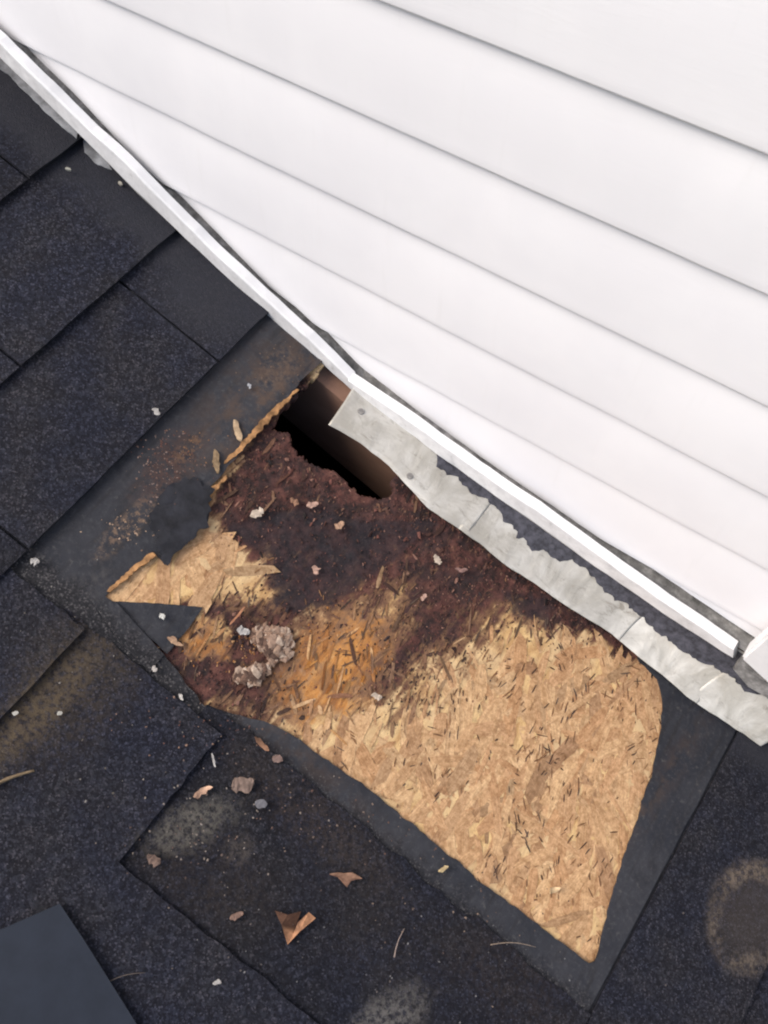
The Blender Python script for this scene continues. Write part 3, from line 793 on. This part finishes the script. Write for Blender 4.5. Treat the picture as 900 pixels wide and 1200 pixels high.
def flashing(ua, ub, lift, label, tarf, nails=(), cutl=0.0, cutr=0.0, mat=None):
    o = empty('step_flashing', world(lerp(ua, ub, .5), .03, .004), (0, PITCH, 0))
    tag(o, label, 'flashing', 'pieces of step flashing along the wall')
    O = Vector((lerp(ua, ub, .5), -.03, .004))
    n = max(8, int((ub - ua) / .003)); m = 14
    def surf(name, t0f, t1f, off, mat, th):
        V, Fc = [], []
        for i in range(n + 1):
            s = i / n; 
            for j in range(m + 1):
                u = lerp(ua, ub, s)
                t = lerp(t0f(u), t1f(u), j / m)
                uu = u + cutl * (1 - s) * (1 - t) + cutr * s * (1 - t)
                q = fl_pt(uu, t, off, lift); k = .0009 * fbm(u * 16, t * 2, ua * 7, 3)
                V.append(Vector((uu, -q.x, q.y + k)) - O)
        N1 = len(V)
        for i in range(n + 1):
            for j in range(m + 1):
                a = i * (m + 1) + j; V.append(V[a] - Vector((0, .3 * th, .95 * th)))
        for i in range(n):
            for j in range(m):
                a = i * (m + 1) + j; Fc.append((a, a + 1, a + m + 2, a + m + 1)); Fc.append(tuple(N1 + q for q in (a, a + m + 1, a + m + 2, a + 1)))
        for j in range(m):
            a = j; Fc.append((a, N1 + a, N1 + a + 1, a + 1)); a = n * (m + 1) + j; Fc.append((a, a + 1, N1 + a + 1, N1 + a))
        for i in range(n):
            a = i * (m + 1) + m; Fc.append((a, N1 + a, N1 + a + m + 1, a + m + 1)); a = i * (m + 1); Fc.append((a, a + m + 1, N1 + a + m + 1, N1 + a))
        return pyd(name, V, Fc, mat, o, False)
    s = surf('metal_sheet', lambda u: 0.0, lambda u: 1.0, 0.0, mat or M_FL, .0004)
    s.data.polygons.foreach_set('use_smooth', [True] * len(s.data.polygons))
    if tarf: surf('tar_smear', lambda u: 0.02, tarf, .0009, M_TAR, .0007)
    for (u, t) in nails:
        q = fl_pt(u, t, .0010, lift); bm = bmesh.new()
        bmesh.ops.create_cone(bm, cap_ends=True, segments=14, radius1=.0042, radius2=.0034, depth=.0014)
        ob = link('nail_head', bm, M_NAIL, o); ob.location = Vector((u, -q.x, q.y)) - O; ob.rotation_euler = (math.radians(8), 0, 0)
def tar(a, b):
    def f(u):
        k = (.35 + .65 * sst(.395, .425, u)) * lerp(1, .68, sst(.55, .9, u))
        j = .56 + .17 * fbm(u * 22, 1.7, 0, 6) + .06 * fbm(u * 110, 4.4, 0, 5) + .06 * math.sin(u * 26)
        return max(.04, j * k)
    return f
flashing(.705, .832, .0003, 'weathered grey flashing piece over the top right corner of the bare board', tar(0, 1), mat=M_FL2)
flashing(.822, .926, .0006, 'rightmost pale flashing piece with its cut end on the intact shingles', tar(0, 1), cutr=.012, mat=M_FL2)
flashing(.480, .712, .0005, 'long middle flashing piece with dark jagged tar above the rotten board', tar(0, 1))
flashing(.288, .492, .0009, 'leftmost flashing piece whose bare end hangs over the hole by the wall', tar(0, 1), nails=[(.306, .62), (.398, .90)], cutl=-.012)

# grey caulk smeared on the shingles under the upper end of the channel
for pl, ub in (([(-60, 0), (0, 64), (60, 126), (94, 156), (90, 168), (66, 148), (40, 121), (10, 90), (-10, 75), (-80, 14)], -.148), ([(98, 162), (126, 190), (131, 201), (115, 195), (99, 179)], .005)):
    sheet('caulk_smear', jag([RP(*p) for p in pl], .004, .0016, 3.0, 80), lambda u, v: .0014 + .0062 * (u - ub + .15) / .15 + .0022 * (ub < 0) + .0004 * fbm(u * 60, v * 60, 1.0), .0016, M_CAULK, roof, .006)

# ================================================================== LOOSE THINGS
def placed(name, px, h, label, cat, group=None):
    u, v = RP(*px, h); o_loc = world(u, v, h)
    return o_loc, (0, PITCH, 0)
def img_ang(px, deg):
    """photo direction (degrees clockwise from right) -> angle in roof coordinates"""
    a = RP(*px); b = RP(px[0] + 8 * math.cos(math.radians(deg)), px[1] + 8 * math.sin(math.radians(deg)))
    return math.atan2(-(b[1] - a[1]), b[0] - a[0])
def loose(name, px, h, V, Fc, col, mat, label, cat, group=None, smooth=False):
    o = pyd(name, V, Fc, mat, None, smooth, col)
    u, v = RP(*px, h); o.location = world(u, v, h); o.rotation_euler = (0, PITCH, 0)
    return tag(o, label, cat, group)
def flake(px, L, W, deg, col, label, cat='chip', name='wood_chip', h=.004, th=.0022, curl=.0, tilt=0.0, group=None, rough=.3):
    """an irregular splintered flake: ragged outline, bowed, with thickness"""
    a = img_ang(px, deg); ca, sa = math.cos(a), math.sin(a); n = 9; L *= .9; W *= .8; rough *= 2.0
    if name == 'paint_flake': L *= .8; W *= .8
    sdv = random.uniform(0, 90); V, Fc, cl = [], [], []
    for lay in (0, 1):
        for i in range(n):
            s = i / (n - 1) - .5
            hw = W / 2 * (1 - .75 * abs(2 * s) ** 3) * (1 + rough * n1(s * 7, sdv))
            for side in (-1, 0, 1):
                x = s * L + rough * .12 * L * n1(side * 3.1, sdv, i); y = side * hw * (1 + rough * n1(s * 9, sdv, side * 5)) + rough * .5 * W * n1(s * 3, sdv + 5)
                z = curl * L * (4 * s * s) + tilt * x + (.05 * W if side == 0 else 0) + .16 * W * n1(s * 8, sdv, side) - lay * th
                V.append((x * ca - y * sa, x * sa + y * ca, z + th))
                k = (1 if lay == 0 else .7) * (1 + .25 * n1(s * 9, side, sdv)); cl.append(tuple(c * k for c in col))
    q = n * 3
    for i in range(n - 1):
        for j in range(2):
            p = i * 3 + j; Fc.append((p, p + 3, p + 4, p + 1)); Fc.append((q + p, q + p + 1, q + p + 4, q + p + 3))
        p = i * 3; Fc.append((p, q + p, q + p + 3, p + 3)); p += 2; Fc.append((p, p + 3, q + p + 3, q + p))
    for j in range(2):
        Fc.append((j, j + 1, q + j + 1, q + j)); p = (n - 1) * 3 + j; Fc.append((p, q + p, q + p + 1, p + 1))
    return loose(name, px, h, V, Fc, cl, M_CHIP, label, cat, group, False)

GC = 'loose chips and splinters on the roof'
TAN = (.40, .27, .16); PALE = (.52, .44, .36); WHT = (.42, .41, .40); PINK = (.46, .30, .24); BRN = (.20, .10, .055)
flake((183, 483), .014, .009, 50, WHT, 'white paint flake beside the shingle joint above the torn felt', name='paint_flake', group=GC, h=.006)
flake((41, 658), .012, .010, 20, WHT, 'bright white paint flake at the left edge where felt meets shingle', name='paint_flake', group=GC, h=.004)
flake((278, 505), .030, .0085, 78, (.42, .31, .20), 'pale upright splinter on the torn felt next to the split orange edge', 'splinter', 'wood_splinter', group=GC, h=.004, tilt=.1)
flake((253, 541), .031, .009, 84, (.24, .17, .10), 'dull brown splinter on the torn felt left of the pale one', 'splinter', 'wood_splinter', group=GC, h=.004)
flake((237, 928), .022, .008, -30, (.48, .31, .22), 'curled peach coloured wood chip on the shingles below the bare board', curl=.25, group=GC, h=.004)
flake((284, 919), .025, .018, -20, (.20, .145, .12), 'broad dull brown bark flake beside the curled chip', 'flake', 'bark_flake', group=GC, h=.004, th=.004)
flake((305, 942), .013, .011, 10, (.16, .16, .18), 'small grey pebble below the bark flake', 'pebble', 'pebble', h=.004, th=.006, group=GC, rough=.15)
flake((250, 891), .016, .0025, 78, WHT, 'thin white sliver standing apart on the shingles', 'splinter', 'wood_splinter', group=GC)
flake((254, 1151), .011, .006, -15, WHT, 'tiny white flake low on the stained shingles', name='paint_flake', group=GC)
flake((190, 722), .0085, .008, 0, (.62, .63, .60), 'white crumb on the triangular felt scrap', name='paint_flake', group=GC, h=.001)
flake((301, 602), .018, .011, -30, PALE, 'pale chip on the rotten board near its left margin', group=GC, h=0)
flake((366, 592), .015, .008, -15, PINK, 'pinkish chip on the dark rot below the hole', group=GC, h=0)
flake((345, 588), .012, .008, 30, (.30, .17, .11), 'reddish chip left of the pinkish one below the hole', group=GC, h=0)
flake((398, 616), .013, .009, -50, (.44, .28, .19), 'tan chip on the black felt remnant', group=GC, h=0)
flake((512, 656), .014, .008, 60, PALE, 'pale chip on the dark rot right of the felt remnant', group=GC, h=0)
flake((370, 668), .012, .009, 70, PINK, 'pink chip at the corner of the square felt scrap', group=GC, h=.001)
flake((285, 740), .015, .010, 10, WHT, 'white chip beside the crumbled grey lump', group=GC, h=0)
flake((441, 816), .013, .008, 20, PALE, 'light chip where the rot fades into the dry board', group=GC, h=0)
flake((540, 668), .017, .006, 10, (.28, .17, .15), 'mauve sliver on the rot under the middle flashing', 'splinter', 'wood_splinter', group=GC, h=0)
flake((496, 700), .010, .006, -60, PINK, 'small pinkish chip midway along the rotten band', group=GC, h=0)
flake((278, 722), .028, .003, -50, (.38, .18, .10), 'thin reddish splinter left of the crumbled lump', 'splinter', 'wood_splinter', group=GC, h=.001)
flake((205, 752), .020, .007, 30, (.40, .26, .17), 'tan splinter on the rot below the triangular felt scrap', 'splinter', 'wood_splinter', group=GC, h=0)
flake((181, 784), .009, .007, 60, (.50, .47, .44), 'pale crumb on the end of the blue grey felt strip', name='paint_flake', group=GC, h=.003)
flake((212, 817), .011, .005, 60, (.55, .53, .50), 'white crumb on the lower rim of the rot', name='paint_flake', group=GC, h=.002)
flake((306, 872), .022, .006, 45, (.24, .13, .08), 'curled brown sliver on the felt below the rot', 'splinter', 'wood_splinter', group=GC, curl=.2)
flake((325, 889), .012, .009, 10, (.22, .15, .13), 'mauve brown chip on the felt strip under the rot', group=GC)
flake((519, 1018), .013, .005, -35, (.46, .36, .20), 'yellowish sliver on the felt strip under the dry board', 'splinter', 'wood_splinter', group=GC)
flake((648, 1043), .015, .007, -25, (.60, .44, .26), 'pale curl of wood on the dry board near its lower tip', group=GC, h=.0005, curl=.25)
flake((80, 199), .009, .005, 20, (.38, .39, .35), 'dull pale crumb on the shingles high at the left', name='paint_flake', group=GC, h=.006)
flake((141, 216), .008, .005, 40, (.50, .48, .42), 'cream crumb beside the end of the caulk smear', name='paint_flake', group=GC, h=.006)
flake((292, 453), .009, .005, 60, (.42, .44, .48), 'whitish speck on the felt close under the channel', name='paint_flake', group=GC, h=.003)
flake((180, 722 + 285), .016, .010, 30, (.16, .11, .09), 'brown crumb on the grey stained shingle patch', group=GC)
flake((277, 1073), .015, .007, -30, (.22, .14, .11), 'reddish brown chip at the right of the stained patch', group=GC)
flake((70, 836), .007, .006, 0, (.45, .44, .40), 'tiny pale crumb below the tan stain', name='paint_flake', group=GC)
flake((18, 836), .008, .006, 0, (.50, .49, .45), 'tiny white crumb in the tan stain at the left edge', name='paint_flake', group=GC)

def twig(px0, px1, r, col, label, h=.006, bend=.06):
    a, b = RP(*px0, h), RP(*px1, h); A = Vector((a[0], -a[1], 0)); Bv = Vector((b[0], -b[1], 0)); mid = (A + Bv) / 2
    d = Bv - A; pn = Vector((-d.y, d.x, 0)) * bend; V, Fc, cl = [], [], []; n = 12
    for i in range(n + 1):
        s = i / n; p = A - mid + d * s + pn * math.sin(s * 3.14) + Vector((0, 0, .001 * n1(s * 6, px0[0])))
        rr = r * (1 - .5 * s) * (1 + .25 * n1(s * 11, px0[1]))
        dn = d.normalized(); sn = Vector((-dn.y, dn.x, 0))
        for j in range(6):
            t = j * math.pi / 3; V.append(p + sn * rr * math.cos(t) + Vector((0, 0, rr * math.sin(t)))); cl.append(col)
    for i in range(n):
        for j in range(6):
            k = (j + 1) % 6; Fc.append((i * 6 + j, i * 6 + k, (i + 1) * 6 + k, (i + 1) * 6 + j))
    Fc.append(tuple(range(6))[::-1]); Fc.append(tuple(n * 6 + j for j in range(6)))
    o = pyd('twig', V, Fc, M_CHIP, None, True, cl); o.location = world(mid.x, -mid.y, h); o.rotation_euler = (0, PITCH, 0)
    return tag(o, label, 'twig', 'dry twigs and stalks on the shingles')
twig((-30, 935), (40, 903), .0024, (.19, .14, .085), 'tan twig reaching in from the left edge over the dark shingles')
twig((462, 1122), (474, 1088), .0008, (.25, .20, .18), 'thin dry stalk upright between the leaf and the bare board', h=.004)
twig((575, 1107), (628, 1110), .0006, (.30, .24, .19), 'hair thin dry stalk beside the tip of the bare board', h=.003)
twig((128, 1150), (170, 1140), .0006, (.12, .10, .09), 'faint dark stalk near the slate sheet', h=.007)

def leaf(px, poly, deg, sz, label, fold, c1, c2):
    """a dry leaf: two folded halves either side of a midrib, with thickness"""
    a = img_ang(px, deg); ca, sa = math.cos(a), math.sin(a); V, Fc, cl = [], [], []
    n = len(poly)
    for lay in (0, 1):
        for i, (s, l, r) in enumerate(poly):
            for (y, z, c) in ((-l, fold * l + .06 * n1(i, 1.0), c1), (-l * .5, fold * l * .35, c1), (0, .02 * n1(i * .7, 4.0), c2), (r * .5, fold * r * .3, c2), (r, fold * r * .8 + .08 * n1(i, 7.0), c2)):
                x = s; V.append(((x * ca - y * sa) * sz, (x * sa + y * ca) * sz, z * sz + .001 - lay * .0006)); k = 1 + .3 * n1(s * 5, y * 6, 3); cl.append(tuple(q * k for q in c))
    o5 = n * 5
    for i in range(n - 1):
        for j in range(4):
            p = i * 5 + j; Fc.append((p, p + 5, p + 6, p + 1)); Fc.append((o5 + p, o5 + p + 1, o5 + p + 6, o5 + p + 5))
    for i in range(n - 1):
        p = i * 5; Fc.append((p, o5 + p, o5 + p + 5, p + 5)); p += 4; Fc.append((p, p + 5, o5 + p + 5, o5 + p))
    return loose('dry_leaf', px, .005, V, Fc, cl, M_CHIP, label, 'leaf', 'dry leaves on the shingles', True)
def folded_leaf():
    P = [(322, 1067, .004), (337, 1072, .007), (353, 1068, .005), (346, 1086, .004), (330, 1084, .009), (337, 1107, .003), (351, 1092, .010), (370, 1076, .016), (362, 1069, .018), (349, 1081, .009), (344, 1094, .006)]
    O = RP(342, 1088, .005); c1, c2 = (.085, .042, .026), (.36, .185, .10)
    V, cl = [], []
    for lay in (0, 1):
        for k, (x, y, h) in enumerate(P):
            u, v = RP(x, y, h); V.append((u - O[0], -(v - O[1]), h - .005 - .0006 * lay)); cl.append(c2 if k >= 5 and k != 9 else c1)
    top = [(0, 4, 1), (1, 4, 3, 2), (4, 5, 10, 3), (5, 6, 10), (10, 6, 9), (9, 6, 7, 8)]
    n = len(P); Fc = list(top) + [tuple(n + i for i in f[::-1]) for f in top]
    for a, b in ((0, 4), (4, 5), (5, 6), (6, 7), (7, 8), (8, 9), (9, 10), (10, 3), (3, 2), (2, 1), (1, 0)): Fc.append((a, b, n + b, n + a))
    return loose('dry_leaf', (342, 1088), .005, V, Fc, cl, M_CHIP, 'folded rust brown leaf lying below the stained patch', 'leaf', 'dry leaves on the shingles')
folded_leaf()
leaf((405, 1027), [(-.6, .02, .02), (-.3, .06, .10), (-.1, .22, .10), (.05, .34, .14), (.2, .12, .16), (.4, .05, .10), (.6, .01, .02)], 8, .028,
     'small shrivelled brown leaf between the folded leaf and the bare board', .5, (.17, .095, .065), (.26, .15, .10))

# crumbled lumps of grey rotten wood
def rotten_lump(px, rx, ry, deg, n, label, seed):
    """one crumbling lump: flaky layers and nodules grown together"""
    rnd = random.Random(seed); a = img_ang(px, deg); ca, sa = math.cos(a), math.sin(a); V, Fc, cl = [], [], []
    pal = [(.36, .27, .21), (.29, .20, .15), (.44, .35, .28), (.24, .155, .11), (.15, .09, .065), (.33, .23, .17), (.09, .055, .042)]
    for k in range(n):
        t = rnd.uniform(0, 6.283); q = rnd.random() ** .55
        x, y = rx * q * math.cos(t) * (1 + .3 * math.sin(3 * t + seed)), ry * q * math.sin(t)
        sz = rnd.uniform(.0012, .0050) * (1.15 - .35 * q)
        lump(V, Fc, cl, x * ca - y * sa, x * sa + y * ca, .0015 + .0060 * (1 - q) * rnd.uniform(.3, 1), sz * rnd.uniform(1, 1.9), sz, sz * rnd.uniform(.25, .55), rnd.gauss(-1.1, .6), rnd.choice(pal), .5)
    u, v = RP(*px, 0)
    o = pyd('rotten_lump', V, Fc, M_CRUMB, None, False, cl); o.location = world(u, v, -.003); o.rotation_euler = (0, PITCH, 0)
    tag(o, label, 'lump', 'crumbled lumps of rotten wood')
rotten_lump((320, 752), .016, .024, -60, 260, 'large crumbled grey lump of rotten wood at the orange margin', 3)
rotten_lump((296, 790), .008, .018, 75, 110, 'small elongated grey lump below the large crumbled one', 8)

# crumbs that have fallen on the felt, too many to count
V, Fc, col = [], [], []
for (cx, cy, sx, sy, n, pal) in ((150, 617, 20, 7, 45, [(.32, .22, .15), (.22, .15, .11), (.40, .29, .21)]), (196, 548, 20, 20, 190, [(.10, .055, .045), (.16, .10, .08), (.22, .16, .14), (.12, .06, .05)]),
                                 (225, 525, 16, 8, 35, [(.20, .11, .06), (.14, .08, .05)]), (320, 430, 26, 20, 40, [(.10, .07, .055), (.13, .09, .07)]), (250, 850, 45, 22, 60, [(.12, .06, .05), (.2, .13, .1)]),
                                 (420, 960, 60, 26, 70, [(.10, .06, .05), (.16, .12, .10)]), (300, 930, 70, 40, 60, [(.12, .09, .08), (.25, .22, .2)]), (560, 1060, 60, 40, 40, [(.10, .07, .06), (.2, .15, .12)]),
                                 (100, 800, 120, 90, 60, [(.2, .19, .18), (.10, .09, .08)]), (450, 1120, 150, 60, 60, [(.15, .15, .16), (.09, .08, .08)]), (230, 990, 50, 30, 60, [(.2, .17, .15), (.10, .07, .06)])):
    for q in range(n):
        px = (cx + random.gauss(0, sx), cy + random.gauss(0, sy) - (random.gauss(0, sx) * .55 if cx < 240 and cy < 640 else 0)); u, v = RP(*px)
        if inside((u, v), OSB_WIN) or v < .03: continue
        s = random.uniform(.0004, .0011); lump(V, Fc, col, u, -v, .0035 if v < .41 else .0052, s * 1.3, s, s * .8, random.uniform(0, 3), random.choice(pal))
o = pyd('fallen_crumbs', V, Fc, M_CRUMB, None, False, col); o.rotation_euler = (0, PITCH, 0); tag(o, kind='stuff')

# smooth slate-grey sheet lying on the shingles at the lower left
SH = [RP(*p, .012) for p in [(-110, 1140), (0, 1090), (70, 1059), (100, 1104), (160, 1200), (235, 1320), (60, 1420), (-140, 1290)]]
cu = sum(p[0] for p in SH) / len(SH); cv = sum(p[1] for p in SH) / len(SH)
offc = sheet('roofing_sheet', [(a - cu, b - cv) for a, b in SH], lambda u, v: .0006 * fbm(u * 12, v * 12, 2.0), .003, M_OFF, None, .03)
offc.location = world(cu, cv, .012); offc.rotation_euler = (0, PITCH, 0)
tag(offc, 'smooth slate grey sheet lying on the shingles in the lower left corner', 'sheet')
